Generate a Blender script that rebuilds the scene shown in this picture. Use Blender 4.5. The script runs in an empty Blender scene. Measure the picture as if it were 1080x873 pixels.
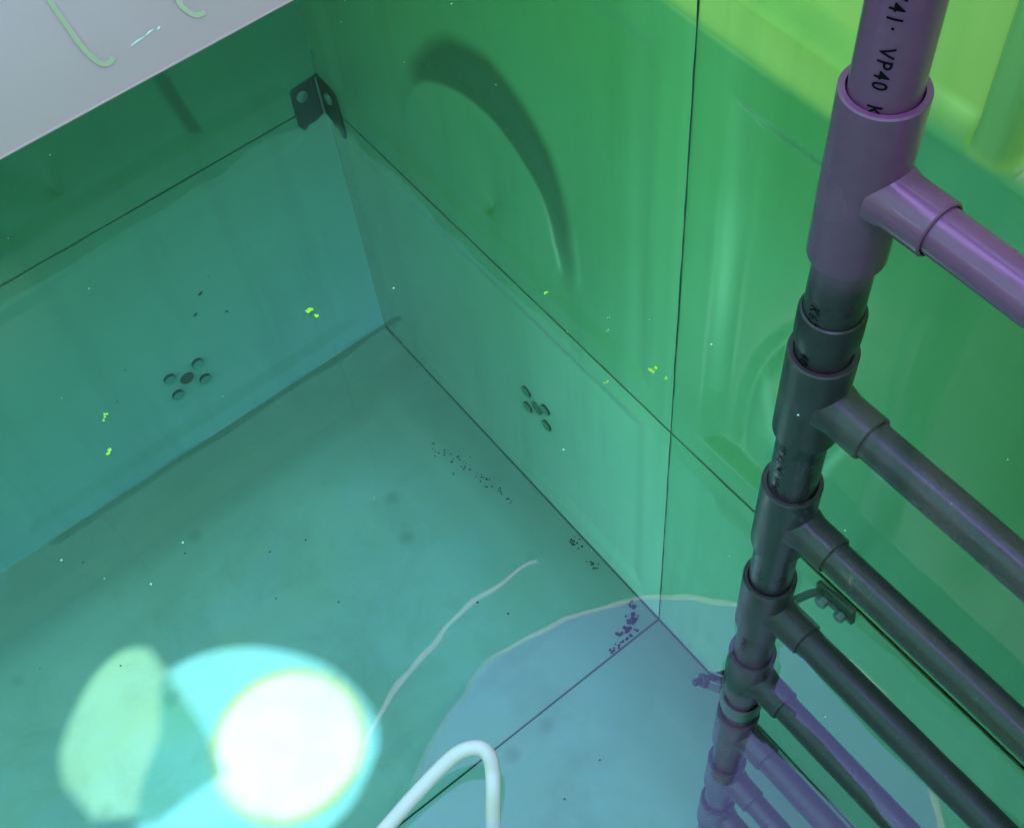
import bpy, bmesh, math, random
from mathutils import Vector, Matrix
random.seed(7)
sc = bpy.context.scene
col = sc.collection
R = math.radians

# ------------------------------------------------------------------ dimensions (metres, phone lens at the origin)
XL, YR, ZF, ZR = -1.726, 0.729, -2.381, 0.100     # left wall, right wall, tank floor, roof underside
ZJ, ZJ2 = -1.655, -0.862                          # horizontal panel joints
XJ = -0.726                                       # vertical joint, one metre from the corner
XE, YE = 1.274, -3.271                            # far ends of the tank
ZW = -0.800                                       # water level
SUN = Vector((-0.10, 2.00, -2.48))                # direction the sunlight travels

# ------------------------------------------------------------------ object helpers
def link(name, me, mat=None, parent=None, label=None, cat=None, group=None, kind=None):
    o = bpy.data.objects.new(name, me); col.objects.link(o)
    if mat is not None and me is not None:
        me.materials.clear(); me.materials.append(mat)
    if parent is not None: o.parent = parent
    tag(o, label, cat, group, kind)
    return o
def tag(o, label=None, cat=None, group=None, kind=None):
    if label: o['label'] = label
    if cat: o['category'] = cat
    if group: o['group'] = group
    if kind: o['kind'] = kind
    return o
def empty(name, loc=(0, 0, 0), label=None, cat=None, group=None, kind=None):
    o = bpy.data.objects.new(name, None); col.objects.link(o); o.location = loc
    o.empty_display_size = 0.05
    return tag(o, label, cat, group, kind)
def to_mesh(bm, name, smooth=True, angle=35):
    me = bpy.data.meshes.new(name)
    bmesh.ops.recalc_face_normals(bm, faces=bm.faces[:])
    for f in bm.faces: f.smooth = smooth
    if smooth:
        lim = R(angle)
        for e in bm.edges:
            if len(e.link_faces) == 2 and e.calc_face_angle(0) > lim: e.smooth = False
    bm.to_mesh(me); bm.free()
    return me
def frame(axis):
    z = Vector(axis).normalized()
    x = z.orthogonal().normalized()
    return Matrix((x, z.cross(x), z)).transposed()
def lathe(bm, prof, org, axis, n=48):
    """closed or open profile of (radius, height) swept about axis"""
    m = frame(axis); org = Vector(org); rings = []
    for r, h in prof:
        rings.append([bm.verts.new(org + m @ Vector((r*math.cos(a), r*math.sin(a), h)))
                      for a in (2*math.pi*k/n for k in range(n))])
    for a, b in zip(rings, rings[1:]):
        for k in range(n):
            bm.faces.new((a[k], a[(k+1) % n], b[(k+1) % n], b[k]))
    return rings
def cap(bm, ring):
    bm.faces.new(ring)
def rod(bm, p, q, r, n=32, bev=0.0015):
    p, q = Vector(p), Vector(q); L = (q-p).length
    rs = lathe(bm, [(r-bev, 0), (r, bev), (r, L-bev), (r-bev, L)], p, q-p, n)
    cap(bm, rs[0]); cap(bm, rs[-1])
def box(bm, c, s, rot=None, bev=0.0):
    g = bmesh.ops.create_cube(bm, size=1.0)['verts']
    for v in g:
        w = Vector((v.co.x*s[0], v.co.y*s[1], v.co.z*s[2]))
        v.co = (rot @ w if rot else w) + Vector(c)
    if bev:
        es = list({e for v in g for e in v.link_edges})
        bmesh.ops.bevel(bm, geom=es, offset=bev, segments=2, affect='EDGES', profile=0.5)
def tube(bm, pts, rad, n=16, closed=False):
    pts = [Vector(p) for p in pts]; rings = []
    up = Vector((0.13, 0.31, 0.94)).normalized()
    for i, p in enumerate(pts):
        d = (pts[min(i+1, len(pts)-1)] - pts[max(i-1, 0)]).normalized()
        x = up.cross(d); x = x.normalized() if x.length > 1e-4 else d.orthogonal().normalized()
        y = d.cross(x); up = y
        r = rad[i] if isinstance(rad, (list, tuple)) else rad
        rings.append([bm.verts.new(p + x*r*math.cos(a) + y*r*math.sin(a)) for a in (2*math.pi*k/n for k in range(n))])
    for a, b in zip(rings, rings[1:]):
        for k in range(n): bm.faces.new((a[k], a[(k+1) % n], b[(k+1) % n], b[k]))
    cap(bm, rings[0]); cap(bm, rings[-1])
def smooth_path(ctrl, per=10):
    P = [Vector(p) for p in ctrl]; P = [2*P[0]-P[1]] + P + [2*P[-1]-P[-2]]; out = []
    for i in range(1, len(P)-2):
        for k in range(per):
            t = k/per; a, b, c, d = P[i-1:i+3]
            out.append(0.5*((2*b) + (c-a)*t + (2*a-5*b+4*c-d)*t*t + (3*b-a-3*c+d)*t**3))
    out.append(P[-2]); return out
def strip(bm, pts, widths, normal, lift):
    """flat ribbon lying on a surface"""
    nrm = Vector(normal); pts = [Vector(p) for p in pts]; prev = None
    for i, p in enumerate(pts):
        d = (pts[min(i+1, len(pts)-1)] - pts[max(i-1, 0)]).normalized(); s = nrm.cross(d).normalized()
        w = widths[i] if isinstance(widths, (list, tuple)) else widths
        a, b = bm.verts.new(p + nrm*lift + s*w/2), bm.verts.new(p + nrm*lift - s*w/2)
        if prev: bm.faces.new((prev[0], prev[1], b, a))
        prev = (a, b)

# ------------------------------------------------------------------ material helpers
class NT:
    def __init__(s, name):
        s.m = bpy.data.materials.new(name); s.m.use_nodes = True; s.t = s.m.node_tree; s.t.nodes.clear()
        s.out = s.n('ShaderNodeOutputMaterial')
    def n(s, kind, **kw):
        nd = s.t.nodes.new(kind)
        for k, v in kw.items():
            if k in nd.bl_rna.properties: setattr(nd, k, v)
        return nd
    def l(s, a, b): s.t.links.new(a, b)
    def noise(s, scale, detail=4, rough=0.55, vec=None, dist=0.0):
        nd = s.n('ShaderNodeTexNoise'); nd.inputs['Scale'].default_value = scale
        nd.inputs['Detail'].default_value = detail; nd.inputs['Roughness'].default_value = rough
        nd.inputs['Distortion'].default_value = dist
        if vec is not None: s.l(vec, nd.inputs['Vector'])
        return nd.outputs['Fac']
    def pos(s): return s.n('ShaderNodeNewGeometry').outputs['Position']
    def ramp(s, fac, stops, interp='LINEAR'):
        nd = s.n('ShaderNodeValToRGB'); cr = nd.color_ramp; cr.interpolation = interp
        while len(cr.elements) < len(stops): cr.elements.new(0.5)
        for e, (p, c) in zip(cr.elements, stops):
            e.position = p; e.color = (c, c, c, 1) if isinstance(c, (int, float)) else (*c, 1)
        s.l(fac, nd.inputs['Fac']); return nd.outputs['Color']
    def rng(s, v, a, b, c=0.0, d=1.0):
        nd = s.n('ShaderNodeMapRange'); s.l(v, nd.inputs['Value'])
        for k, x in zip(('From Min', 'From Max', 'To Min', 'To Max'), (a, b, c, d)): nd.inputs[k].default_value = x
        return nd.outputs['Result']
    def mix(s, fac, a, b, blend='MIX'):
        nd = s.n('ShaderNodeMix', data_type='RGBA', blend_type=blend)
        for sock, v in ((nd.inputs['Factor'], fac), (nd.inputs[6], a), (nd.inputs[7], b)):
            if hasattr(v, 'is_linked'): s.l(v, sock)
            elif isinstance(v, (int, float)): sock.default_value = v if sock.type == 'VALUE' else (v, v, v, 1)
            else: sock.default_value = (*v, 1)
        return nd.outputs[2]
    def bump(s, h, strength=0.3, dist=0.002):
        nd = s.n('ShaderNodeBump'); nd.inputs['Strength'].default_value = strength; nd.inputs['Distance'].default_value = dist
        s.l(h, nd.inputs['Height']); return nd.outputs['Normal']
    def done(s, shader): s.l(shader, s.out.inputs['Surface']); return s.m
def plain(name, base, rough=0.45, var=0.12, scale=30, metal=0.0, bump=0.15, spec=0.5, dark=None):
    t = NT(name); p = t.pos()
    n = t.noise(scale, 5, 0.6, p); n2 = t.noise(scale*0.13, 3, 0.5, p)
    lo = tuple(c*(1-var) for c in base); hi = tuple(min(1, c*(1+var)) for c in base)
    c = t.mix(n, lo, hi)
    c = t.mix(t.ramp(n2, [(0.45, 0.0), (0.72, 1.0)]), c, dark or tuple(x*(1-var*1.4) for x in base))
    b = t.n('ShaderNodeBsdfPrincipled'); t.l(c, b.inputs['Base Color'])
    b.inputs['Metallic'].default_value = metal; b.inputs['Specular IOR Level'].default_value = spec
    t.l(t.rng(n2, 0.3, 0.7, rough*0.85, min(1, rough*1.2)), b.inputs['Roughness'])
    if bump: t.l(t.bump(n, bump, 0.001), b.inputs['Normal'])
    return t.done(b.outputs[0])

def frp(name, stops, z0, z1, trans=0.4, rough=0.22, f0=0.035, x_shade=False):
    """translucent glass-fibre panel: tint by height (lime above the waterline, water tint painted in below), cloudy, shade and sheen painted where the mesh says so"""
    t = NT(name); p = t.pos()
    sep = t.n('ShaderNodeSeparateXYZ'); t.l(p, sep.inputs[0])
    cloud = t.noise(2.1, 4, 0.55, p, 0.4); fine = t.noise(13, 3, 0.6, p)
    zz = t.n('ShaderNodeMath', operation='MULTIPLY_ADD'); t.l(cloud, zz.inputs[0]); zz.inputs[1].default_value = 0.02; t.l(sep.outputs['Z'], zz.inputs[2])
    c = t.ramp(t.rng(zz.outputs[0], z0, z1), stops)  # water's tint below the waterline is put into the panel colour
    c = t.mix(t.rng(cloud, 0.3, 0.75, 0.0, 0.25), c, t.mix(1.0, c, (0.6, 0.72, 0.8), 'MULTIPLY'))
    c = t.mix(t.rng(fine, 0.35, 0.7, 0.0, 0.14), c, t.mix(1.0, c, (1.5, 1.25, 1.35), 'MULTIPLY'))
    if x_shade:      # painted shading: darker by the corner, lighter near the joint
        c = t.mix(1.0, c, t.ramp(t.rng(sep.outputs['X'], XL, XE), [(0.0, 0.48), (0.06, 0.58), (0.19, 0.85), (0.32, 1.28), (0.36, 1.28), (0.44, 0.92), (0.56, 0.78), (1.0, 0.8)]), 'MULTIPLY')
    at = t.n('ShaderNodeAttribute'); at.attribute_name = 'painted_shade'
    c = t.mix(at.outputs['Fac'], c, t.mix(1.0, c, (0.36, 0.38, 0.38), 'MULTIPLY'))  # shade of the crescent and wedge painted into the colour
    th = t.n('ShaderNodeAttribute'); th.attribute_name = 'thin'  # thin carries painted sheen and glow, brightening the colour
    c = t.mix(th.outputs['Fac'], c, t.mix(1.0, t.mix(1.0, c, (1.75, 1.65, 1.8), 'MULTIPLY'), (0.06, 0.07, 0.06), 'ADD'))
    wt = t.n('ShaderNodeAttribute'); wt.attribute_name = 'rib_green'
    c = t.mix(wt.outputs['Fac'], c, (0.045, 0.265, 0.075))  # greener tone on the lower rim and the rib
    mp = t.n('ShaderNodeMapping'); mp.inputs['Scale'].default_value = (14, 14, 1.1); t.l(p, mp.inputs['Vector'])
    st = t.noise(1.0, 4, 0.65, mp.outputs[0])
    c = t.mix(t.rng(st, 0.50, 0.78, 0.0, 0.48), c, t.mix(1.0, c, (0.62, 0.72, 0.70), 'MULTIPLY'))
    d = t.n('ShaderNodeBsdfDiffuse'); t.l(c, d.inputs['Color'])
    tr = t.n('ShaderNodeBsdfTranslucent'); t.l(c, tr.inputs['Color'])
    g = t.n('ShaderNodeBsdfGlossy'); g.inputs['Roughness'].default_value = rough
    m1 = t.n('ShaderNodeMixShader'); m1.inputs[0].default_value = trans
    t.l(d.outputs[0], m1.inputs[1]); t.l(tr.outputs[0], m1.inputs[2])
    m2 = t.n('ShaderNodeMixShader'); t.l(t.schlick(f0), m2.inputs[0]); t.l(m1.outputs[0], m2.inputs[1]); t.l(g.outputs[0], m2.inputs[2])
    return t.done(m2.outputs[0])
def n_mul(self, v, k):
    nd = self.n('ShaderNodeMath', operation='MULTIPLY'); self.l(v, nd.inputs[0]); nd.inputs[1].default_value = k
    return nd.outputs[0]
NT.n_mul = n_mul
def schlick(self, f0, nrm=None):
    lw = self.n('ShaderNodeLayerWeight'); lw.inputs['Blend'].default_value = 0.5
    if nrm is not None: self.l(nrm, lw.inputs['Normal'])
    pw = self.n('ShaderNodeMath', operation='POWER'); self.l(lw.outputs['Facing'], pw.inputs[0]); pw.inputs[1].default_value = 5.0
    return self.rng(pw.outputs[0], 0, 1, f0, 1.0)
NT.schlick = schlick

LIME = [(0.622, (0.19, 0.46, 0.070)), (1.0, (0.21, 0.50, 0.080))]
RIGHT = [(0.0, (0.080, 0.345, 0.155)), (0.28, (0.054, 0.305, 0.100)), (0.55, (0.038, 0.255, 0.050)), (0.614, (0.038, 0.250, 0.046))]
LEFT = [(0.0, (0.042, 0.230, 0.130)), (0.20, (0.028, 0.190, 0.078)), (0.30, (0.018, 0.145, 0.044)), (0.36, (0.010, 0.110, 0.026)), (0.614, (0.008, 0.095, 0.020))]  # darker set: the left wall's shade is put into its colour
M_wall = frp('green_fibreglass', RIGHT+LIME, ZF, ZR, trans=0.32, x_shade=True)
M_wall_shaded = frp('shaded_green_fibreglass', LEFT+[(0.622, (0.25, 0.62, 0.32)), (1.0, (0.25, 0.62, 0.32))], ZF, ZR, trans=0.32)  # top stops brightened to match the roof glow in the water
M_roof = frp('roof_fibreglass', [(0.0, (0.20, 0.68, 0.36)), (1.0, (0.20, 0.68, 0.36))], -5, 5, trans=0.36)

def floor_mat():
    t = NT('mottled_floor_fibreglass'); p = t.pos()
    a = t.noise(1.5, 6, 0.6, p, 0.8); b = t.noise(6.5, 6, 0.65, p, 0.5); f = t.noise(60, 4, 0.7, p)
    c = t.ramp(a, [(0.25, (0.30, 0.44, 0.40)), (0.5, (0.40, 0.56, 0.56)), (0.75, (0.40, 0.60, 0.78))])
    c = t.mix(t.ramp(b, [(0.42, 0.0), (0.7, 0.45)]), c, (0.24, 0.34, 0.34))
    c = t.mix(t.rng(f, 0.3, 0.7, 0, 0.16), c, (0.35, 0.5, 0.5))
    sp = t.n('ShaderNodeSeparateXYZ'); t.l(p, sp.inputs[0])
    ex, ey = t.rng(sp.outputs['X'], XL+0.08, XL+0.42), t.rng(sp.outputs['Y'], YR-0.03, YR-0.40)  # darker towards the walls, with a band along the left one
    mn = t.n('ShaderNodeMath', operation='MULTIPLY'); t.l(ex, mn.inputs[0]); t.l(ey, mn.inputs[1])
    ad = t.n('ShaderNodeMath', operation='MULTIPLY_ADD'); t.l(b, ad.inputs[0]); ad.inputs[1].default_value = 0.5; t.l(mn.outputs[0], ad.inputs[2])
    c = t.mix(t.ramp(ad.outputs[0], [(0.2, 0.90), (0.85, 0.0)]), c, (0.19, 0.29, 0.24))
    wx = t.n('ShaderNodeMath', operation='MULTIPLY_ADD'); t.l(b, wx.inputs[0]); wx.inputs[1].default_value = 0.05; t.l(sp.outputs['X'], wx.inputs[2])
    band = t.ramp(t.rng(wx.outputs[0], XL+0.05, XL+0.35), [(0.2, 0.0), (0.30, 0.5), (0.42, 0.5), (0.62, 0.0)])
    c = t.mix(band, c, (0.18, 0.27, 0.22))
    v = t.n('ShaderNodeTexVoronoi'); v.inputs['Scale'].default_value = 5.5; t.l(p, v.inputs['Vector'])
    c = t.mix(t.n_mul(t.ramp(v.outputs['Distance'], [(0.05, 1.0), (0.13, 0.0)]), 0.30), c, (0.08, 0.17, 0.15))
    bs = t.n('ShaderNodeBsdfPrincipled'); t.l(c, bs.inputs['Base Color']); bs.inputs['Roughness'].default_value = 0.6
    bs.inputs['Specular IOR Level'].default_value = 0.2
    t.l(t.bump(f, 0.15, 0.002), bs.inputs['Normal'])
    return t.done(bs.outputs[0])
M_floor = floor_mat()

def water_mat():
    t = NT('still_water'); p = t.pos()
    n1 = t.noise(3.2, 2, 0.4, p, 0.2); n2 = t.noise(11, 2, 0.5, p)
    h = t.n('ShaderNodeMath', operation='MULTIPLY_ADD'); t.l(n2, h.inputs[0]); h.inputs[1].default_value = 0.16; t.l(n1, h.inputs[2])
    nb = t.bump(h.outputs[0], 0.35, 0.008)
    tr = t.n('ShaderNodeBsdfTransparent'); tr.inputs['Color'].default_value = (0.90, 0.965, 0.965, 1)
    g = t.n('ShaderNodeBsdfGlossy'); g.inputs['Roughness'].default_value = 0.012; t.l(nb, g.inputs['Normal'])
    m = t.n('ShaderNodeMixShader'); t.l(t.schlick(0.037), m.inputs[0]); t.l(tr.outputs[0], m.inputs[1]); t.l(g.outputs[0], m.inputs[2])
    return t.done(m.outputs[0])
M_water = water_mat()
def gobo_mat(name, colr):
    t = NT(name); tr = t.n('ShaderNodeBsdfTransparent'); g = t.n('ShaderNodeBsdfDiffuse')
    c = t.mix(t.rng(t.noise(14, 4, 0.6, t.pos()), 0.3, 0.7), tuple(x*0.9 for x in colr), tuple(min(1, x*1.05) for x in colr))
    t.l(c, tr.inputs['Color']); t.l(c, g.inputs['Color'])
    m = t.n('ShaderNodeMixShader'); m.inputs[0].default_value = 0.08
    t.l(tr.outputs[0], m.inputs[1]); t.l(g.outputs[0], m.inputs[2]); return t.done(m.outputs[0])
M_gobo = gobo_mat('cyan_gobo', (0.26, 0.58, 0.68))  # tinted sheets that colour the light patches on the floor
M_gobo2 = gobo_mat('pale_green_gobo', (0.30, 0.44, 0.28))
M_yellow = gobo_mat('yellow_gobo', (0.75, 0.60, 0.04))
M_seal = plain('black_gasket', (0.016, 0.075, 0.045), 0.6)
def pvc(name, base, low):
    t = NT(name); p = t.pos(); sp = t.n('ShaderNodeSeparateXYZ'); t.l(p, sp.inputs[0])
    n = t.noise(60, 4, 0.6, p); n2 = t.noise(9, 4, 0.6, p)
    mp = t.n('ShaderNodeMapping'); mp.inputs['Scale'].default_value = (160, 160, 6); t.l(p, mp.inputs['Vector']); scr = t.noise(1.0, 3, 0.6, mp.outputs[0])
    wz = t.n('ShaderNodeMath', operation='MULTIPLY_ADD'); t.l(n2, wz.inputs[0]); wz.inputs[1].default_value = 0.05; t.l(sp.outputs['Z'], wz.inputs[2])
    c = t.mix(t.rng(wz.outputs[0], -0.70, -0.655), low, base)
    c = t.mix(t.ramp(t.rng(wz.outputs[0], -0.80, -0.62), [(0.15, 0.0), (0.3, 0.6), (0.66, 0.6), (0.74, 0.0)]), c, (0.022, 0.012, 0.018))
    c = t.mix(t.rng(n, 0.3, 0.75, 0, 0.5), c, t.mix(1.0, c, (0.72, 0.78, 0.78), 'MULTIPLY'))
    c = t.mix(t.ramp(n2, [(0.5, 0.0), (0.75, 0.55)]), c, t.mix(1.0, c, (1.35, 1.45, 1.3), 'MULTIPLY'))
    c = t.mix(t.ramp(scr, [(0.66, 0.0), (0.74, 0.35)]), c, (0.22, 0.19, 0.22))
    b = t.n('ShaderNodeBsdfPrincipled'); t.l(c, b.inputs['Base Color']); b.inputs['Specular IOR Level'].default_value = 0.55
    rg = t.n('ShaderNodeMath', operation='ADD'); t.l(t.rng(n2, 0.35, 0.7, 0.14, 0.34), rg.inputs[0]); t.l(t.rng(wz.outputs[0], -0.80, -0.66, 0.12, 0.0), rg.inputs[1])
    t.l(rg.outputs[0], b.inputs['Roughness']); t.l(t.bump(n, 0.1, 0.0008), b.inputs['Normal'])
    return t.done(b.outputs[0])
M_pipe = pvc('grey_pvc_pipe', (0.225, 0.062, 0.160), (0.060, 0.028, 0.048))
M_fit = pvc('grey_pvc_fitting', (0.225, 0.064, 0.160), (0.070, 0.034, 0.054))
M_ink = plain('black_ink', (0.008, 0.006, 0.010), 0.8, bump=0, spec=0.05)
def baffle_mat():
    t = NT('white_gelcoat'); p = t.pos()
    c = t.mix(t.noise(6, 4, 0.6, p), (0.98, 0.64, 0.66), (1.0, 0.68, 0.70))
    d = t.n('ShaderNodeBsdfPrincipled'); t.l(c, d.inputs['Base Color']); d.inputs['Roughness'].default_value = 0.35
    tr = t.n('ShaderNodeBsdfTranslucent'); t.l(c, tr.inputs['Color'])
    m = t.n('ShaderNodeMixShader'); m.inputs[0].default_value = 0.5; t.l(d.outputs[0], m.inputs[1]); t.l(tr.outputs[0], m.inputs[2])
    return t.done(m.outputs[0])
M_baf = baffle_mat()
M_algae = plain('green_drip', (0.56, 0.48, 0.28), 0.6)
def glow_mat(name, a, b, trans):
    t = NT(name); c = t.mix(t.ramp(t.noise(3.0, 3, 0.5, t.pos()), [(0.4, 0.0), (0.6, 1.0)]), a, b)
    d = t.n('ShaderNodeBsdfDiffuse'); tr = t.n('ShaderNodeBsdfTranslucent'); t.l(c, d.inputs['Color']); t.l(c, tr.inputs['Color'])
    m = t.n('ShaderNodeMixShader'); m.inputs[0].default_value = trans; t.l(d.outputs[0], m.inputs[1]); t.l(tr.outputs[0], m.inputs[2]); return t.done(m.outputs[0])
M_trim = glow_mat('cream_trim', (0.72, 0.80, 0.54), (0.98, 0.97, 0.76), 0.85)
M_flange = glow_mat('flange_fibreglass', (0.20, 0.68, 0.36), (0.23, 0.72, 0.42), 0.36)
M_steel = plain('stainless_steel', (0.22, 0.25, 0.25), 0.38, 0.2, 40, metal=0.7, spec=0.5)
M_dark = plain('dark_plate', (0.040, 0.060, 0.055), 0.42, 0.25, 60, metal=0.2)
M_bolt = plain('wet_bolt', (0.10, 0.20, 0.17), 0.5, 0.2)
M_boss = plain('boss_face', (0.06, 0.30, 0.30), 0.5, 0.1)
M_boss2 = plain('wall_boss_face', (0.050, 0.250, 0.120), 0.5, 0.1)
M_bossd2 = plain('wall_boss_plug', (0.03, 0.10, 0.07), 0.5)
M_bossd = plain('boss_plug', (0.010, 0.028, 0.036), 0.5)
M_bosse = plain('boss_edge', (0.006, 0.016, 0.018), 0.7)
M_white = plain('white_plastic', (0.86, 0.84, 0.74), 0.35, 0.03, 20, bump=0.03)
M_rimy = plain('yellowed_rim', (0.72, 0.66, 0.22), 0.4, 0.05)
M_hose = plain('white_hose', (0.95, 0.66, 0.72), 0.35, 0.04)
M_fleck = plain('lime_fleck', (0.62, 0.82, 0.04), 0.7)
M_dirt = plain('black_silt', (0.010, 0.018, 0.018), 0.9)
M_dust = plain('pale_dust', (0.75, 0.85, 0.72), 0.8)
M_lid = plain('hatch_green', (0.08, 0.32, 0.16), 0.4)

# ------------------------------------------------------------------ pressed panels
def sstep(a, b, x):
    t = max(0.0, min(1.0, (x-a)/(b-a))); return t*t*(3-2*t)
def interp(tab, x):
    if x <= tab[0][0]: return tab[0][1]
    for (a, p), (b, q) in zip(tab, tab[1:]):
        if x <= b: return p + (q-p)*(x-a)/(b-a)
    return tab[-1][1]
OUT = [(-20, .215), (3, .233), (27, .265), (44, .307), (56, .342), (69, .366), (81, .376), (96, .348), (116, .288), (138, .244), (184, .232), (200, .23)]
INN = [(-20, .205), (3, .199), (24, .199), (47, .224), (62, .225), (80, .232), (98, .239), (125, .243), (138, .238), (184, .226), (200, .22)]
def dish(u, v):
    """crescent-edged dish pressed into the middle-course panel; u from the corner, v above the floor joint"""
    dx, dz = u-0.526, v-0.105
    r = math.hypot(dx, dz); a = math.degrees(math.atan2(dz, dx))
    if a < -90: a += 360
    a = max(-20, min(200, a)); ro, ri = interp(OUT, a), interp(INN, a)
    H = 0.10*(ro-ri)
    k = 1-sstep(ri, ro, r) if ro > ri else 0.0
    return H*k*sstep(0.03, 0.09, v)
def dish_shade(u, v):  # painted shading along the crescent edge
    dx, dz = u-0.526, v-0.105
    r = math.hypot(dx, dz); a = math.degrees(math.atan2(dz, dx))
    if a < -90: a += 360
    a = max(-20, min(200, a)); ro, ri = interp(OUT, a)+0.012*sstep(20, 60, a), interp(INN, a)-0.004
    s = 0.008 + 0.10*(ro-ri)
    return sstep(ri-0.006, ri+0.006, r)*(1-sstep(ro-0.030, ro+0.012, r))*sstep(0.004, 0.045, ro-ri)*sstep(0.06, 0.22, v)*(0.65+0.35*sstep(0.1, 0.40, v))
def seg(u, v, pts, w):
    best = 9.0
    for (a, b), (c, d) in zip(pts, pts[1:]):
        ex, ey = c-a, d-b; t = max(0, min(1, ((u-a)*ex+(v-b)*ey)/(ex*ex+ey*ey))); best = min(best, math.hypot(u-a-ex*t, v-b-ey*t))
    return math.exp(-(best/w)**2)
def dish_sheen(u, v):  # painted highlight lines beside the crescent, light band by the joint
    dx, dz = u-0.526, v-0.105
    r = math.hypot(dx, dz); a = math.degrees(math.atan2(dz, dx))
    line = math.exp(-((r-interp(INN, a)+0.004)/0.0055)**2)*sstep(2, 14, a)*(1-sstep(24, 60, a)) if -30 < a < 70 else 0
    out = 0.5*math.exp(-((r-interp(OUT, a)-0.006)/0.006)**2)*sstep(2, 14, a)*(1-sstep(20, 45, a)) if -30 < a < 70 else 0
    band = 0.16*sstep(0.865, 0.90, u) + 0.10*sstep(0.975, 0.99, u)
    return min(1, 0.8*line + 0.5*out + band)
def right_sheen(u, v):  # painted highlight streak, glow and light arcs
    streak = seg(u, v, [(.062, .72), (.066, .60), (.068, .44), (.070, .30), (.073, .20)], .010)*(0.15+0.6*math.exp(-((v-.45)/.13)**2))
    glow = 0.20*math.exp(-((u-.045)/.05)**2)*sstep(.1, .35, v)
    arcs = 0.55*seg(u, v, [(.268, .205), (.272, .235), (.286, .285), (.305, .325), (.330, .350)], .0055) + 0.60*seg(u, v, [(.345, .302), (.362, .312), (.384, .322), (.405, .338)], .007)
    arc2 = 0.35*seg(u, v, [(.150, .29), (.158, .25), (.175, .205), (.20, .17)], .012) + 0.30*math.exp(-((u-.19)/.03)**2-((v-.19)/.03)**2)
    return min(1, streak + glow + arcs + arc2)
def wedge_shade(u, v):  # painted dark streak of shade on the left wall
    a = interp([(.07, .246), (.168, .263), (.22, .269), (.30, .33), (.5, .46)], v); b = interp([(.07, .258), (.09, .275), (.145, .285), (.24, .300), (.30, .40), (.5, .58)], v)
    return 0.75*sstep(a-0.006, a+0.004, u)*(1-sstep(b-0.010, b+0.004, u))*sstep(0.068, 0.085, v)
def panel_depth(kind, u, v, W, Hh):
    e = min(u, W-u, v, Hh-v)
    base = (0.016 if kind == 'dish_right' else 0.007)*sstep(0.050, 0.095, e)
    if kind == 'dish': return base + dish(u, v)
    if kind == 'dish_right':
        w = 1.0-u
        ring = math.exp(-((math.hypot((u-0.42)/0.9, (v-0.18)/1.25)-0.33)/0.014)**2)
        return base + 0.0055*ring*sstep(0.07, 0.14, v)*(1-sstep(0.34, 0.60, v)) + 0.004*sstep(0.0, 0.5, u)
    if kind == 'pads':
        pads = sstep(0.055, 0.085, min(u, v, Hh-v, W-u))*sstep(0.010, 0.032, abs(u-0.346))
        return 0.030*pads
    return base
def wall_panel(parent, axis, fixed, sgn, u0, du, z0, z1, kind, n=40, name='wall_panel'):
    """panel in a wall: axis 'x' or 'y' runs along the wall, u measured from u0 in direction du; sgn = outward sign"""
    W = 1.0; Hh = z1-z0; bm = bmesh.new(); rows = []
    m = max(8, int(n*Hh))
    g = 0.0
    for j in range(m+1):
        row = []
        for i in range(n+1):
            u, v = g+(W-2*g)*i/n, g+(Hh-2*g)*j/m
            d = fixed + sgn*panel_depth(kind, u, v, W, Hh)
            s = u0 + du*u
            row.append(bm.verts.new((s, d, z0+v) if axis == 'x' else (d, s, z0+v)))
        rows.append(row)
    for j in range(m):
        for i in range(n): bm.faces.new((rows[j][i], rows[j][i+1], rows[j+1][i+1], rows[j+1][i]))
    me = to_mesh(bm, name, True, 60)
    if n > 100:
        la, th, we = (me.attributes.new(k, 'FLOAT', 'POINT') for k in ('painted_shade', 'thin', 'rib_green'))  # thin holds painted sheen and glow
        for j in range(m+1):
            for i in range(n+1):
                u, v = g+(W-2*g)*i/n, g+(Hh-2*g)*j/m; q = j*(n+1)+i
                if kind == 'dish' and fixed == XL: la.data[q].value = wedge_shade(u, v)
                elif kind == 'dish': la.data[q].value = dish_shade(u, v); th.data[q].value = dish_sheen(u, v)
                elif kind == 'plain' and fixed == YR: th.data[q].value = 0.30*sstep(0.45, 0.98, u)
                elif kind == 'dish_right': th.data[q].value = right_sheen(u, v)
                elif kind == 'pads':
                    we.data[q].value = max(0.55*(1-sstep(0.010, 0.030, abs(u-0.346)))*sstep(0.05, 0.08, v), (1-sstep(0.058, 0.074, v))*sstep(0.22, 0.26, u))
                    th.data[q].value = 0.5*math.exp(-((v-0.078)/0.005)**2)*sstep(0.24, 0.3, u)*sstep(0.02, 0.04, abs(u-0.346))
    return link(name, me, M_wall_shaded if fixed == XL else M_wall, parent)
courses = [(ZF, ZJ), (ZJ, ZJ2), (ZJ2, ZR)]
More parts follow.
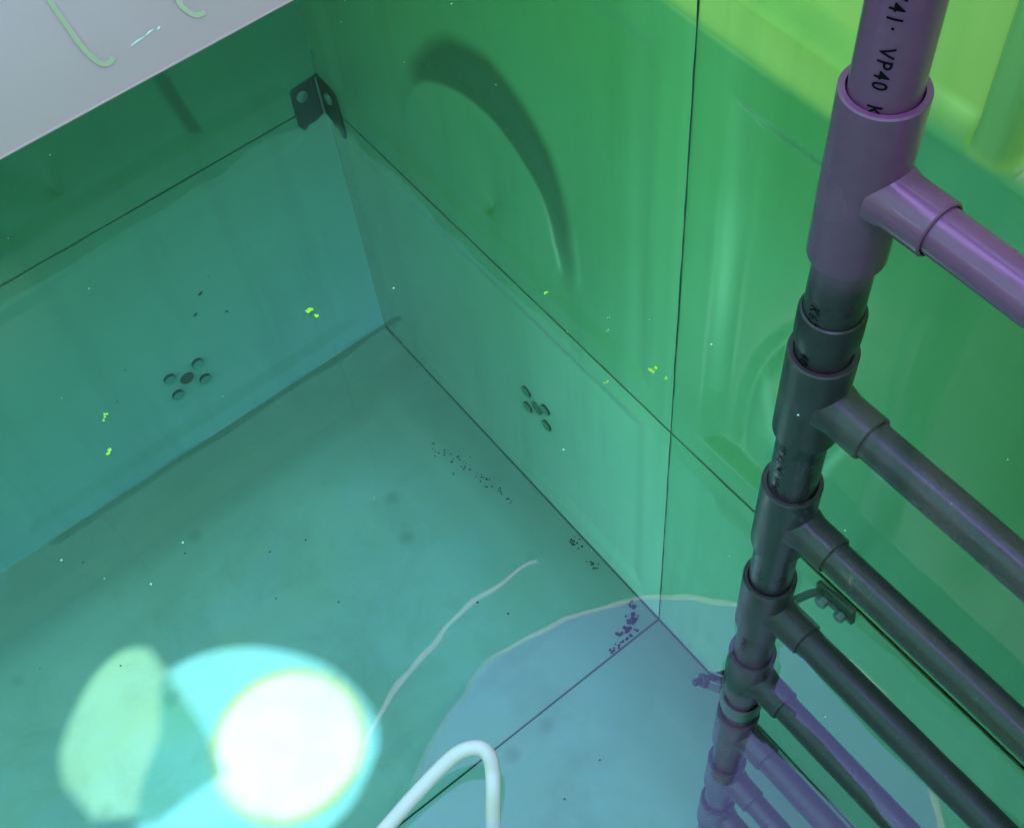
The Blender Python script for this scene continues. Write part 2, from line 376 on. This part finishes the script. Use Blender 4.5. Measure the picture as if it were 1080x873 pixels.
def build_wall(name, label, axis, fixed, sgn, u0, du, cols, special={}, fine=()):
    root = empty(name, ((u0, fixed, ZF) if axis == 'x' else (fixed, u0, ZF)), label, 'tank wall', None)
    made = []
    for c in range(cols):
        for k, (a, b) in enumerate(courses):
            kd = special.get((c, k), 'plain')
            p = wall_panel(root, axis, fixed, sgn, u0+du*c, du, a, b, kd, 230 if (c, k) in fine else 36)
            p.matrix_parent_inverse = root.matrix_basis.inverted()
            made.append(p)
    # gasket lines in the joints
    bm = bmesh.new(); L = cols*1.0; inn = -sgn
    rnd = random.Random(name + axis + str(fixed))
    def bar(s0, s1, za, zb, w=0.0055, lift=0.0012):
        L_ = math.hypot(s1-s0, zb-za); k = max(4, int(L_/0.03)); pts = []; ws = []
        for q in range(k+1):
            f = q/k; js, jz = rnd.gauss(0, 0.0003), rnd.gauss(0, 0.0003)
            a, b = s0+(s1-s0)*f+(js if za != zb else 0), za+(zb-za)*f+(jz if za == zb else 0)
            pts.append((a, fixed, b) if axis == 'x' else (fixed, a, b)); ws.append(w*rnd.uniform(0.6, 1.25))
        strip(bm, pts, ws, (0, inn, 0) if axis == 'x' else (inn, 0, 0), lift)
    for zj in (ZJ,): bar(u0+du*0.004, u0+du*L, zj, zj, 0.0042)
    for c in range(2 if fixed == XL else 1, cols): bar(u0+du*c, u0+du*c, ZF+0.003, ZR-0.003, 0.0032, 0.0016)
    g = link('joint_gasket', to_mesh(bm, 'joint_gasket', False), M_seal, root)
    g.matrix_parent_inverse = root.matrix_basis.inverted()
    return root, made
def keep(o, parent):
    o.parent = parent; bpy.context.view_layer.update()
    o.matrix_parent_inverse = parent.matrix_world.inverted(); return o

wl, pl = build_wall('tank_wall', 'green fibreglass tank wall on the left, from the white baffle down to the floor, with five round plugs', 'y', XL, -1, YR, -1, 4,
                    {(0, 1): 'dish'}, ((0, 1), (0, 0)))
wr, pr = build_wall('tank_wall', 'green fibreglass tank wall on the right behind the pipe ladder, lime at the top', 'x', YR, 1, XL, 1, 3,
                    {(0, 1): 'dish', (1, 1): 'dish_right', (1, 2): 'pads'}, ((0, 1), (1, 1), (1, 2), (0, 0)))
wn, pn = build_wall('tank_wall', 'green tank wall opposite the left wall, behind the ladder end', 'y', XE, 1, YR, -1, 4)
wf, pf = build_wall('tank_wall', 'green tank wall facing the right wall, at the far end behind the camera', 'x', YE, -1, XL, 1, 3)

# five round plugs on two panels: a dark centre and four raised bosses
def plugs(panel, c, ax_u, nrm, du, dz, hh, face, dark):
    c, ax, nr = Vector(c), Vector(ax_u), Vector(nrm); up = Vector((0, 0, 1))
    for i, (a, b) in enumerate(((0, 0), (-1, 0.78), (1, 0.92), (-1, -0.95), (1, -0.85))):
        p = c + ax*(a*du) + up*(b*dz)
        bm = bmesh.new()
        if i == 0:
            rs = lathe(bm, [(0.0160, -0.016), (0.0160, 0.0005), (0.0150, 0.0015), (0.009, 0.0018)], p, nr, 32); cap(bm, rs[-1]); m = dark
        else:
            rs = lathe(bm, [(0.0130, -0.016), (0.0130, hh), (0.0124, hh+0.0006)], p, nr, 32); m = M_bosse
        o = link('plug', to_mesh(bm, 'plug'), m, panel); o.matrix_parent_inverse = panel.matrix_parent_inverse @ Matrix.Identity(4)
        if i:
            bm = bmesh.new(); rs = lathe(bm, [(0.0124, hh+0.0007), (0.0122, hh+0.0011), (0.008, hh+0.0013)], p, nr, 32); cap(bm, rs[-1])
            for v in bm.verts: pass
            me = to_mesh(bm, 'plug_face'); o.data.materials.append(face)
            bm2 = bmesh.new(); bm2.from_mesh(o.data); k = len(bm2.faces); bm2.from_mesh(me)
            bm2.faces.ensure_lookup_table()
            for f in bm2.faces[k:]: f.material_index = 1
            bm2.to_mesh(o.data); bm2.free(); bpy.data.meshes.remove(me)
def reparent_world(o, parent):
    o.parent = parent; o.matrix_parent_inverse = parent.matrix_world.inverted()
bpy.context.view_layer.update()
plugs(pl[0], (XL-0.006, 0.251, -2.161), (0, -1, 0), (1, 0, 0), 0.034, 0.034, 0.0060, M_boss, M_bossd)
plugs(pr[0], (-1.107, YR+0.006, -2.037), (1, 0, 0), (0, -1, 0), 0.030, 0.032, 0.0028, M_boss2, M_bossd2)
bpy.context.view_layer.update()
for o in list(col.objects):
    if o.name.startswith('plug'):
        o.matrix_parent_inverse = o.parent.matrix_world.inverted()

# ------------------------------------------------------------------ floor
floor = empty('floor', (0, 0, ZF), kind='structure')
def floor_panel(x0, y0, n, L=2.0):
    bm = bmesh.new(); rows = []
    for j in range(n+1):
        row = []
        for i in range(n+1):
            u, v = i/n, L*j/n
            e = min(u, 1-u, v, L-v)
            z = ZF - 0.012*sstep(0.10, 0.15, e)
            row.append(bm.verts.new((x0+u, y0-v, z)))
        rows.append(row)
    for j in range(n):
        for i in range(n): bm.faces.new((rows[j][i], rows[j][i+1], rows[j+1][i+1], rows[j+1][i]))
    o = link('floor_panel', to_mesh(bm, 'floor_panel', True, 60), M_floor, floor)
    o.matrix_parent_inverse = Matrix.Translation((0, 0, -ZF))
for cx in range(3):
    for cy in range(2): floor_panel(XL+cx, YR-2*cy, 130 if cx < 2 and cy < 1 else 40)
bm = bmesh.new()
for k in (1, 2): box(bm, (XL+k, (YR+YE)/2, ZF+0.0002), (0.0036, YR-YE-0.01, 0.0025))
for k in (2,): box(bm, ((XL+XE)/2, YR-k, ZF-0.0003), (XE-XL-0.01, 0.005, 0.0025))
box(bm, ((XL+XE)/2, YR-0.002, ZF+0.001), (XE-XL-0.02, 0.0034, 0.003))
o = link('floor_joint', to_mesh(bm, 'floor_joint', False), M_seal, floor); o.matrix_parent_inverse = Matrix.Translation((0, 0, -ZF))

# ------------------------------------------------------------------ water
bm = bmesh.new()
vs = [bm.verts.new(p) for p in ((XL+0.002, YE+0.002, ZW), (XE-0.002, YE+0.002, ZW), (XE-0.002, YR-0.002, ZW), (XL+0.002, YR-0.002, ZW))]
bm.faces.new(vs); link('water', to_mesh(bm, 'water', False), M_water, kind='structure')

# ------------------------------------------------------------------ roof with a round manhole and an added, unseen opening that shapes the floor light
HC, HR = Vector((-0.269, 0.321)), 0.353
SH = Vector((-SUN.x, -SUN.y))*(ZR-ZF)/2.48
CY, CYR = Vector((-0.994, -0.155)), 0.295          # floor light patches that the added roof opening is cut to
WH, WHR = Vector((-1.000, -0.022)), 0.156
LEAF = [Vector(p) for p in ((-1.324, -.353), (-1.360, -.303), (-1.384, -.262), (-1.396, -.217), (-1.394, -.185), (-1.380, -.158), (-1.360, -.143), (-1.290, -.139), (-1.149, -.138),
        (-1.05, -.15), (-1.05, -.30), (-1.12, -.40), (-1.22, -.415), (-1.28, -.395))]
def ray_poly(c, a, poly):
    d = Vector((math.cos(a), math.sin(a))); best = 0
    for p, q in zip(poly, poly[1:]+poly[:1]):
        e = q-p; den = d.x*e.y - d.y*e.x
        if abs(den) < 1e-9: continue
        w = p-c; t = (w.x*e.y - w.y*e.x)/den; s = (w.x*d.y - w.y*d.x)/den
        if t > 0 and -1e-6 <= s <= 1+1e-6: best = max(best, t)
    return best
circ = [Vector(p[:2]) for p in smooth_path([(x, y, 0) for x, y in ((-1.187, -.211), (-1.251, -.180), (-1.288, -.149), (-1.292, -.118), (-1.284, -.077), (-1.261, -.022), (-1.219, .035), (-1.155, .089), (-1.088, .128), (-1.0, .146), (-.94, .143), (-.895, .124), (-.845, .075), (-.81, 0), (-.81, -.12), (-.84, -.23), (-.91, -.32), (-1.02, -.35), (-1.11, -.30), (-1.187, -.211))], 5)][:-1]
cc = Vector((-1.17, -0.21))
union = []
for k in range(160):
    a = 2*math.pi*k/160; union.append(cc + Vector((math.cos(a), math.sin(a)))*max(ray_poly(cc, a, circ), ray_poly(cc, a, LEAF)))
def holed(bm, outer, holes, z):
    """flat sheet with holes: each hole is joined to the outline by a zero-width slit, then ear-clipped"""
    loop = [Vector((p[0], p[1])) for p in outer]
    def area(l): return sum(a.x*b.y-b.x*a.y for a, b in zip(l, l[1:]+l[:1]))
    if area(loop) < 0: loop.reverse()
    from mathutils.geometry import tessellate_polygon
    polys = [[Vector((p[0], p[1], z)) for p in loop]] + [[Vector((p[0], p[1], z)) for p in h] for h in holes]
    flat = [v for pl_ in polys for v in pl_]
    vs = [bm.verts.new(v) for v in flat]
    for tri in tessellate_polygon(polys):
        try: bm.faces.new([vs[i] for i in tri])
        except ValueError: pass
roof = empty('ceiling', (0, 0, ZR), kind='structure')
hatch = [HC + Vector((math.cos(2*math.pi*k/96), math.sin(2*math.pi*k/96)))*0.4525 for k in range(96)]
bm = bmesh.new()
holed(bm, [(XL, YE), (XE, YE), (XE, YR), (XL, YR)], [hatch, [p+SH for p in union]], ZR)
def rp(name, me, mat):
    o = link(name, me, mat, roof); o.matrix_parent_inverse = Matrix.Translation((0, 0, -ZR)); return o
rp('roof_panel', to_mesh(bm, 'roof_panel', False), M_roof)
def ring(bm, r0, r1, z, n=128):
    lathe(bm, [(r0, z), (r1, z)], (HC.x, HC.y, 0), (0, 0, 1), n)
RO = 0.447
bm = bmesh.new(); ring(bm, HR+0.006, RO-0.003, ZR-0.002); rp('manhole_flange', to_mesh(bm, 'manhole_flange'), M_flange)
bm = bmesh.new(); lathe(bm, [(HR-0.003, ZR-0.004), (HR+0.006, ZR-0.004)], (HC.x, HC.y, 0), (0, 0, 1), 128)
rp('manhole_lip', to_mesh(bm, 'manhole_lip'), M_trim)
def arc_sheet(bm, r0, r1, z, a0, a1, n=60):
    prev = None
    for k in range(n+1):
        a = R(a0+(a1-a0)*k/n); w = min(1.0, 0.25+4*min(k, n-k)/n) if a1-a0 < 180 else 1.0; rm = (r0+r1)/2; hw = (r1-r0)/2*w
        p = [bm.verts.new((HC.x+math.cos(a)*r, HC.y+math.sin(a)*r, z)) for r in (rm-hw, rm+hw)]
        if prev: bm.faces.new((prev[0], prev[1], p[1], p[0]))
        prev = p
bm = bmesh.new(); arc_sheet(bm, RO-0.003, RO+0.0055, ZR-0.001, -142, 164); rp('flange_seal_and_lit_rim', to_mesh(bm, 'flange_seal_and_lit_rim'), M_flange)
bm = bmesh.new(); arc_sheet(bm, RO-0.003, RO+0.0055, ZR-0.001, 164, 218); rp('flange_seal_and_lit_rim', to_mesh(bm, 'flange_seal_and_lit_rim'), M_trim)  # lit stretch of the rim, painted as a paler arc
# unseen lid, added and tilted to keep the sun out of the manhole
lid = empty('sun_block_lid', (HC.x, HC.y-HR-0.06, ZR+0.03), 'unseen green round lid added above the roof to block the sun', 'lid')
LM = Matrix.Translation((HC.x, HC.y-HR-0.06, ZR+0.03)) @ Matrix.Rotation(R(77), 4, 'X')
bm = bmesh.new(); rs = lathe(bm, [(0.335, 0.0), (0.34, 0.03), (0.33, 0.036), (0.20, 0.050), (0.02, 0.055)], (0, 0.36, 0), (0, 0, 1), 64); cap(bm, rs[-1]); bmesh.ops.transform(bm, matrix=LM, verts=bm.verts)
SUN_BLOCK_COVER = bm
bm = bmesh.new(); k6 = SH + Vector((-SUN.x, -SUN.y))*0.006/2.48; holed(bm, [p+k6 for p in circ], [[WH+k6+Vector((math.cos(2*math.pi*k/64), math.sin(2*math.pi*k/64)))*WHR for k in range(64)]], ZR+0.006)
rp('gobo_pane', to_mesh(bm, 'gobo_pane', False), M_gobo)
bm = bmesh.new(); lathe(bm, [(WHR-0.015, ZR+0.009), (WHR+0.001, ZR+0.009)], (WH.x+k6.x, WH.y+k6.y-0.002, 0), (0, 0, 1), 64)
rp('gobo_ring', to_mesh(bm, 'gobo_ring', False), M_yellow)
k12 = SH + Vector((-SUN.x, -SUN.y))*0.012/2.48; lc = Vector((-1.22, -0.14)); bm = bmesh.new(); holed(bm, [lc+(p-lc)*1.09+k12 for p in LEAF], [], ZR+0.012)
rp('gobo_patch', to_mesh(bm, 'gobo_patch', False), M_gobo2)
# ------------------------------------------------------------------ white baffle hanging from the roof joint
baf = empty('baffle_plate', (XJ, 0.12, -0.594), 'white hanging baffle plate with green drip marks across the top left corner', 'baffle')
def kid(name, bm, mat, parent, smooth=True, label=None, angle=35):
    o = link(name, to_mesh(bm, name, smooth, angle), mat, parent, label)
    bpy.context.view_layer.update(); o.matrix_parent_inverse = parent.matrix_world.inverted(); return o
kid('sun_block_cover', SUN_BLOCK_COVER, M_lid, lid)
for sx in (-1, 1):
    bm = bmesh.new(); rod(bm, (HC.x+sx*0.09-0.03, HC.y-HR-0.055, ZR+0.030), (HC.x+sx*0.09+0.03, HC.y-HR-0.055, ZR+0.030), 0.010, 16); kid('sun_block_hinge', bm, M_steel, lid)
bm = bmesh.new(); box(bm, (XJ-0.002, (-0.08+0.33)/2, (-0.594-0.345)/2), (0.004, 0.33+0.08, 0.594-0.345), bev=0.0012)
sheet = kid('plate', bm, M_baf, baf)
bm = bmesh.new(); box(bm, (XJ-0.0015, 0.125, -0.5945), (0.007, 0.41, 0.0018), bev=0.0008)
kid('edge_strip', bm, M_baf, baf)
for pts, w in (([(0.143, -.47), (0.146, -.508), (0.148, -.537), (0.150, -.558), (0.1545, -.5705), (0.160, -.5735), (0.165, -.5715)], [.004, .0048, .0042, .0036, .0032, .0028, .001]),
               ([(0.222, -.46), (0.2255, -.552), (0.227, -.565), (0.232, -.5725), (0.239, -.574)], [.006, .006, .005, .004, .001])):
    bm = bmesh.new(); strip(bm, smooth_path([(XJ, y, z) for y, z in pts], 5), 0.0038, (1, 0, 0), 0.0012)
    kid('drip_mark', bm, M_algae, sheet)
bm = bmesh.new()
for (y, z, l) in ((0.1855, -.5705, .012), (0.196, -.5690, .007), (0.2035, -.5695, .003)):
    strip(bm, [(XJ, y-l/2, z), (XJ, y, z+0.001), (XJ, y+l/2, z+0.0013)], [.0005, .0016, .0004], (1, 0, 0), 0.0012)
kid('painted_glint', bm, M_dust, sheet)  # sun glint near the lower edge, painted as pale strips in the dust colour
baf.rotation_euler = (0, R(-36), 0); bpy.context.view_layer.update()
for yy in (-0.03, 0.29):
    bm = bmesh.new(); rod(bm, (XJ-0.125, yy, -0.445), (XJ-0.125, yy, ZR-0.003), 0.0009, 8, 0.0002); kid('hanger_wire', bm, M_steel, baf)


# ------------------------------------------------------------------ pipe ladder
RX, RY = -0.329, 0.490
lad = empty('pipe_ladder', (RX, RY, ZF), 'grey plastic pipe ladder with tee joints standing in the water by the right wall', 'ladder')
RP, RT, RB, RR = 0.0225, 0.0282, 0.0205, 0.0172
rung_z = [-0.06, -0.33, -0.603, -0.852, -1.060, -1.262, -1.470, -1.680, -1.890, -2.100]
half = [0.075, 0.075, 0.075, 0.057, 0.058, 0.058, 0.058, 0.058, 0.058, 0.058]
def build_side(x, s):
    made = []
    for i, (z, h) in enumerate(zip(rung_z, half)):
        bm = bmesh.new()
        ri, ro = RP+0.0012, RT
        lathe(bm, [(ri, -h+0.02), (ri, -h), (ro-0.0012, -h), (ro, -h+0.0012), (ro, h-0.0012), (ro-0.0012, h), (ri, h), (ri, h-0.03)], (x, RY, z), (0, 0, 1), 56)
        bl = 0.063
        lathe(bm, [(RB+0.003, RT-0.010), (RB+0.0014, RT-0.0015), (RB, RT+0.004), (RB, bl-0.001), (RB-0.001, bl), (RR+0.0010, bl), (RR+0.0010, bl-0.02)], (x, RY, z), (s, 0, 0), 48)
        made.append(kid('tee_joint', bm, M_fit, lad))
    ends = [0.30] + rung_z + [ZF+0.005]
    for i in range(len(rung_z)+1):
        zt = ends[0] if i == 0 else rung_z[i-1]-half[i-1]+0.018
        zb = ends[-1] if i == len(rung_z) else rung_z[i]+half[i]-0.026
        bm = bmesh.new(); rod(bm, (x, RY, zb), (x, RY, zt), RP, 56)
        made.append(kid('rail_pipe', bm, M_pipe, lad))
    return made
left = build_side(RX, 1)
build_side(RX+0.45, -1)
for z in rung_z:
    bm = bmesh.new(); rod(bm, (RX+0.045, RY, z), (RX+0.405, RY, z), RR, 40); kid('rung', bm, M_pipe, lad)
bm = bmesh.new(); lathe(bm, [(RP+0.0005, -0.010), (RP+0.0032, -0.009), (RP+0.0036, 0.0), (RP+0.0034, 0.022), (RP+0.0022, 0.025), (RP+0.0005, 0.026)], (RX, RY, -0.768), (0, 0, 1), 56)
kid('refraction_ring', bm, M_pipe, lad)  # added ring stands in for the pipe's refraction at the waterline
# printed lettering wrapped round the pipes
def lettering(text, pipe, ztop, size, ang, rad=RP):
    cu = bpy.data.curves.new('lettering', 'FONT'); cu.body = text; cu.size = size; cu.space_character = 1.22; cu.offset = size*0.012; cu.resolution_u = 3
    tmp = bpy.data.objects.new('lettering', cu); col.objects.link(tmp); bpy.context.view_layer.update()
    me = bpy.data.meshes.new_from_object(tmp.evaluated_get(bpy.context.evaluated_depsgraph_get()))
    bpy.data.objects.remove(tmp); bpy.data.curves.remove(cu)
    bm = bmesh.new(); bm.from_mesh(me); bpy.data.meshes.remove(me)
    bmesh.ops.subdivide_edges(bm, edges=[e for e in bm.edges if e.calc_length() > size*0.12], cuts=2, use_grid_fill=False)
    bmesh.ops.triangulate(bm, faces=bm.faces[:])
    f = Vector((-RX, -RY, 0)).normalized(); r = Vector((-f.y, f.x, 0))      # towards the lens side, and its right
    for v in bm.verts:
        u, w = v.co.x, v.co.y - size*0.36
        a = ang + w/rad
        d = f*math.cos(a) + r*math.sin(a)
        v.co = Vector((RX, RY, 0)) + d*(rad+0.0006) + Vector((0, 0, ztop-u))
    me = bpy.data.meshes.new('lettering'); bm.to_mesh(me); bm.free()
    o = link('lettering', me, M_ink, pipe); bpy.context.view_layer.update(); o.matrix_parent_inverse = pipe.matrix_world.inverted()
nt = len(rung_z)
lettering('JIS K6741·  VP40  K', left[nt+2], -0.403, 0.0128, R(-8))
lettering('K6741 VP40', left[nt+3], -0.722, 0.0120, R(-33))
lettering('JIS K6741·VP40', left[nt+4], -0.917, 0.0105, R(-38))
lettering('VP40 K', left[nt+6], -1.335, 0.0105, R(-30))

# ------------------------------------------------------------------ pipe clamp below the waterline
cl = empty('pipe_clamp', (RX-0.03, RY-0.01, -1.55), 'small steel clamp with a bolt gripping the ladder pipe under the water', 'clamp')
bm = bmesh.new()
lathe(bm, [(RP+0.0022, -0.016), (RP+0.0046, -0.016), (RP+0.0046, 0.016), (RP+0.0022, 0.016), (RP+0.0022, -0.016)], (RX, RY, -1.575), (0, 0, 1), 40)
box(bm, (RX-0.040, RY-0.020, -1.575), (0.032, 0.003, 0.030), Matrix.Rotation(R(28), 3, 'Z'), 0.0008)
box(bm, (RX-0.036, RY-0.004, -1.575), (0.030, 0.003, 0.030), Matrix.Rotation(R(28), 3, 'Z'), 0.0008)
kid('strap', bm, M_steel, cl)
bm = bmesh.new(); rod(bm, (RX-0.050, RY-0.040, -1.555), (RX-0.036, RY+0.012, -1.575), 0.0050, 12); rod(bm, (RX-0.047, RY-0.030, -1.559), (RX-0.044, RY-0.022, -1.562), 0.010, 6)
kid('bolt', bm, M_dark, cl)

# ------------------------------------------------------------------ corner bracket on the panel joint
br = empty('corner_bracket', (XL, YR, -1.64), 'dark angled corner bracket where the left and right walls meet', 'bracket')
bm = bmesh.new()
def wing(bm, pts, to3, th, nrm):
    n = Vector(nrm); a = [bm.verts.new(Vector(to3(p))) for p in pts]; b = [bm.verts.new(Vector(to3(p))+n*th) for p in pts]
    bm.faces.new(a); bm.faces.new(b)
    for i in range(len(pts)): bm.faces.new((a[i], a[(i+1) % len(pts)], b[(i+1) % len(pts)], b[i]))
wing(bm, [(0.004, -1.584), (0.062, -1.590), (0.067, -1.598), (0.068, -1.676), (0.063, -1.690), (0.055, -1.694), (0.049, -1.684), (0.030, -1.686), (0.018, -1.679), (0.004, -1.676)],
     lambda p: (XL+0.004, YR-p[0], p[1]), 0.005, (1, 0, 0))
wing(bm, [(0.0095, -1.584), (0.064, -1.590), (0.071, -1.600), (0.074, -1.690), (0.069, -1.705), (0.062, -1.706), (0.057, -1.690), (0.042, -1.693), (0.030, -1.682), (0.0095, -1.676)],
     lambda p: (XL+p[0], YR-0.004, p[1]), 0.005, (0, -1, 0))
kid('angle_plate', bm, M_dark, br, False)
bm = bmesh.new(); tube(bm, [(XL+0.010, YR-0.010, -1.586), (XL+0.010, YR-0.010, -1.674)], 0.0028, 10)
kid('weld_bead', bm, M_steel, br)
for p, ax in (((XL+0.0095, YR-0.046, -1.612), (1, 0, 0)), ((XL+0.046, YR-0.0095, -1.616), (0, -1, 0))):
    bm = bmesh.new(); rs = lathe(bm, [(0.012, -0.003), (0.012, 0.003), (0.009, 0.006), (0.004, 0.007)], p, ax, 24); cap(bm, rs[-1]); kid('bolt_head', bm, M_bolt, br)

# ------------------------------------------------------------------ hooked stay bracket on the right wall
hk = empty('stay_bracket', (-0.375, YR, -1.665), 'bent metal stay bracket on the right wall beside the ladder', 'bracket')
bm = bmesh.new()
arm = smooth_path([(-0.392, 0.566, -1.520), (-0.389, 0.640, -1.590), (-0.395, 0.695, -1.650), (-0.388, 0.716, -1.666), (-0.370, 0.722, -1.668)], 6)
tube(bm, arm, 0.0062, 12)
kid('arm', bm, M_dark, hk)
bm = bmesh.new(); box(bm, (-0.368, YR-0.006, -1.674), (0.070, 0.010, 0.036), Matrix.Rotation(R(-8), 3, 'Y'), 0.003)
kid('foot_plate', bm, M_dark, hk)
bm = bmesh.new(); rod(bm, (-0.382, YR-0.026, -1.676), (-0.382, YR-0.008, -1.676), 0.010, 6); rod(bm, (-0.350, YR-0.022, -1.678), (-0.350, YR-0.008, -1.678), 0.009, 6)
kid('bolt_head', bm, M_steel, hk)

# ------------------------------------------------------------------ hose
hose = smooth_path([(-0.10, -0.42, -0.20), (-0.17, -0.30, -0.50), (-0.222, -0.13, -0.735), (-0.240, -0.02, -0.790), (-0.2490, 0.040, -0.788), (-0.2510, 0.068, -0.781), (-0.2490, 0.0815, -0.776), (-0.2430, 0.0905, -0.774), (-0.2360, 0.0925, -0.776), (-0.2290, 0.0895, -0.782), (-0.215, 0.078, -0.795), (-0.19, 0.05, -0.85), (-0.17, 0.0, -0.95)], 10)
bm = bmesh.new(); tube(bm, hose, 0.0050, 18)
link('hose', to_mesh(bm, 'hose'), M_hose, None, 'thin pinkish white hose bending into the water at the bottom edge', 'hose')

# ------------------------------------------------------------------ flecks, dust and silt
def fleck(name, c, r, mat, label=None, **kw):
    bm = bmesh.new(); k = random.randint(2, 4)
    for _ in range(k):
        o = Vector((random.uniform(-r, r), random.uniform(-r, r), 0.0004*_)); m = random.randint(6, 9); a0 = random.random()*6
        vs = [bm.verts.new(Vector(c)+o+Vector((math.cos(a0+6.283*i/m), math.sin(a0+6.283*i/m), 0))*r*random.uniform(.25, .8)) for i in range(m)]
        bm.faces.new(vs)
    return link(name, to_mesh(bm, name, False), mat, None, label, **kw)
FL = [((-0.628, 0.208), .0042, 'largest lime fleck floating to the right of the left wall plugs'),
      ((-0.402, 0.380), .0022, 'lime fleck floating just left of the vertical wall joint'),
      ((-0.389, 0.381), .0011, None), ((-0.418, 0.344), .0013, None), ((-0.516, 0.364), .0016, 'lime fleck floating over the thin tip of the dark crescent on the right wall'),
      ((-0.653, 0.024), .0017, None), ((-0.649, 0.021), .0010, None), ((-0.621, 0.012), .0024, 'lime fleck floating over the left wall foot near the left edge'),
      ((-0.455, 0.377), .0009, None), ((-0.464, 0.386), .0009, None)]
for (x, y), r, lab in FL:
    fleck('floating_fleck', (x, y, ZW+0.0015), r*1.15, M_fleck, lab or 'tiny lime fleck floating on the water', cat='fleck', group='lime flecks on the water' )
bm = bmesh.new()
for _ in range(48):
    x, y = random.uniform(-0.95, -0.1), random.uniform(-0.2, 0.68); r = random.choice((.0004, .0004, .0006, .0009))
    vs = [bm.verts.new((x+math.cos(1.05*i)*r, y+math.sin(1.05*i)*r, ZW+0.001)) for i in range(6)]; bm.faces.new(vs)
link('floating_dust', to_mesh(bm, 'floating_dust', False), M_dust, None, 'pale dust specks scattered over the water surface', 'dust', kind='stuff')
bm = bmesh.new()
def blot(c, nrm, r):
    m = frame(nrm); n = random.randint(5, 8)
    vs = [bm.verts.new(Vector(c) + m @ Vector((math.cos(6.283*i/n)*r*random.uniform(.4, 1.1), math.sin(6.283*i/n)*r*random.uniform(.4, 1.1), 0))) for i in range(n)]
    bm.faces.new(vs)
zz = ZF-0.009
def along(a, b, n, spread, r0, r1, z=ZF+0.003):
    for _ in range(n):
        t = random.random(); blot((a[0]+(b[0]-a[0])*t+random.gauss(0, spread), a[1]+(b[1]-a[1])*t+random.gauss(0, spread), z), (0, 0, 1), random.uniform(r0, r1))
along((-1.36, 0.615), (-1.262, 0.650), 30, .011, .0010, .0030); along((-1.255, 0.648), (-1.135, 0.667), 24, .006, .0012, .0038)
along((-0.99, 0.705), (-0.95, 0.712), 14, .006, .0015, .005); along((-0.915, 0.705), (-0.90, 0.700), 8, .006, .002, .005)
along((-0.765, 0.700), (-0.745, 0.640), 26, .005, .003, .008); along((-0.79, 0.702), (-0.782, 0.712), 8, .004, .003, .006)
along((-0.735, 0.68), (-0.733, 0.60), 20, .003, .002, .005); along((-1.6, -0.2), (-0.5, 0.6), 20, .25, .001, .0035)
for y, z, r in ((.356, -1.949, .006), (.352, -1.952, .005), (.328, -1.998, .005), (.324, -1.999, .004), (.389, -2.041, .005), (.146, -2.03, .003), (.383, -1.92, .003), (.10, -2.10, .003)):
    blot((XL-0.0045, y, z), (1, 0, 0), r)
link('silt', to_mesh(bm, 'silt', False), M_dirt, None, 'black silt crumbs along the floor joints', 'silt', kind='stuff')

# ------------------------------------------------------------------ light
sun = bpy.data.lights.new('sun', 'SUN'); sun.energy = 12.0; sun.angle = R(0.5); sun.color = (1.0, 0.95, 0.84)
so = bpy.data.objects.new('sun', sun); col.objects.link(so); so.rotation_euler = SUN.to_track_quat('-Z', 'Y').to_euler(); so.location = (0, -4, 5)
w = bpy.data.worlds.new('World'); sc.world = w; w.use_nodes = True
nt_ = w.node_tree; bg = nt_.nodes['Background']; sky = nt_.nodes.new('ShaderNodeTexSky'); sky.sky_type = 'NISHITA'; sky.sun_disc = False
sky.sun_elevation = math.asin(2.48/SUN.length); sky.sun_rotation = math.atan2(-SUN.x, -SUN.y)
sky_tint = nt_.nodes.new('ShaderNodeMix'); sky_tint.data_type = 'RGBA'; sky_tint.blend_type = 'MULTIPLY'; sky_tint.inputs['Factor'].default_value = 1.0
sky_tint.inputs[7].default_value = (1.06, 0.68, 1.04, 1); nt_.links.new(sky.outputs[0], sky_tint.inputs[6])      # tints the sky, with less green
nt_.links.new(sky_tint.outputs[2], bg.inputs['Color']); bg.inputs['Strength'].default_value = 1.65; sky.ozone_density = 3.0; sky.air_density = 1.3

# ------------------------------------------------------------------ camera
cam = bpy.data.cameras.new('camera'); co = bpy.data.objects.new('camera', cam); col.objects.link(co); sc.camera = co
cam.sensor_width = 36.0; cam.lens = 1304/1080*36; cam.clip_start = 0.02; cam.clip_end = 500
right, downv, fwd = (Vector(v) for v in ((0.614003, 0.785830, -0.073975), (0.638156, -0.549393, -0.539374), (-0.464497, 0.283969, -0.838811)))
co.matrix_world = Matrix((right, -downv, -fwd)).transposed().to_4x4()

sc.view_settings.view_transform = 'Standard'; sc.view_settings.look = 'None'; sc.view_settings.exposure = 0
c = sc.cycles
c.use_denoising = True; c.max_bounces = 8; c.diffuse_bounces = 3; c.glossy_bounces = 2; c.transmission_bounces = 8; c.transparent_max_bounces = 12; c.use_adaptive_sampling = True; c.adaptive_threshold = 0.03; c.adaptive_min_samples = 16
c.sample_clamp_indirect = 6.0; c.caustics_reflective = False; c.caustics_refractive = False
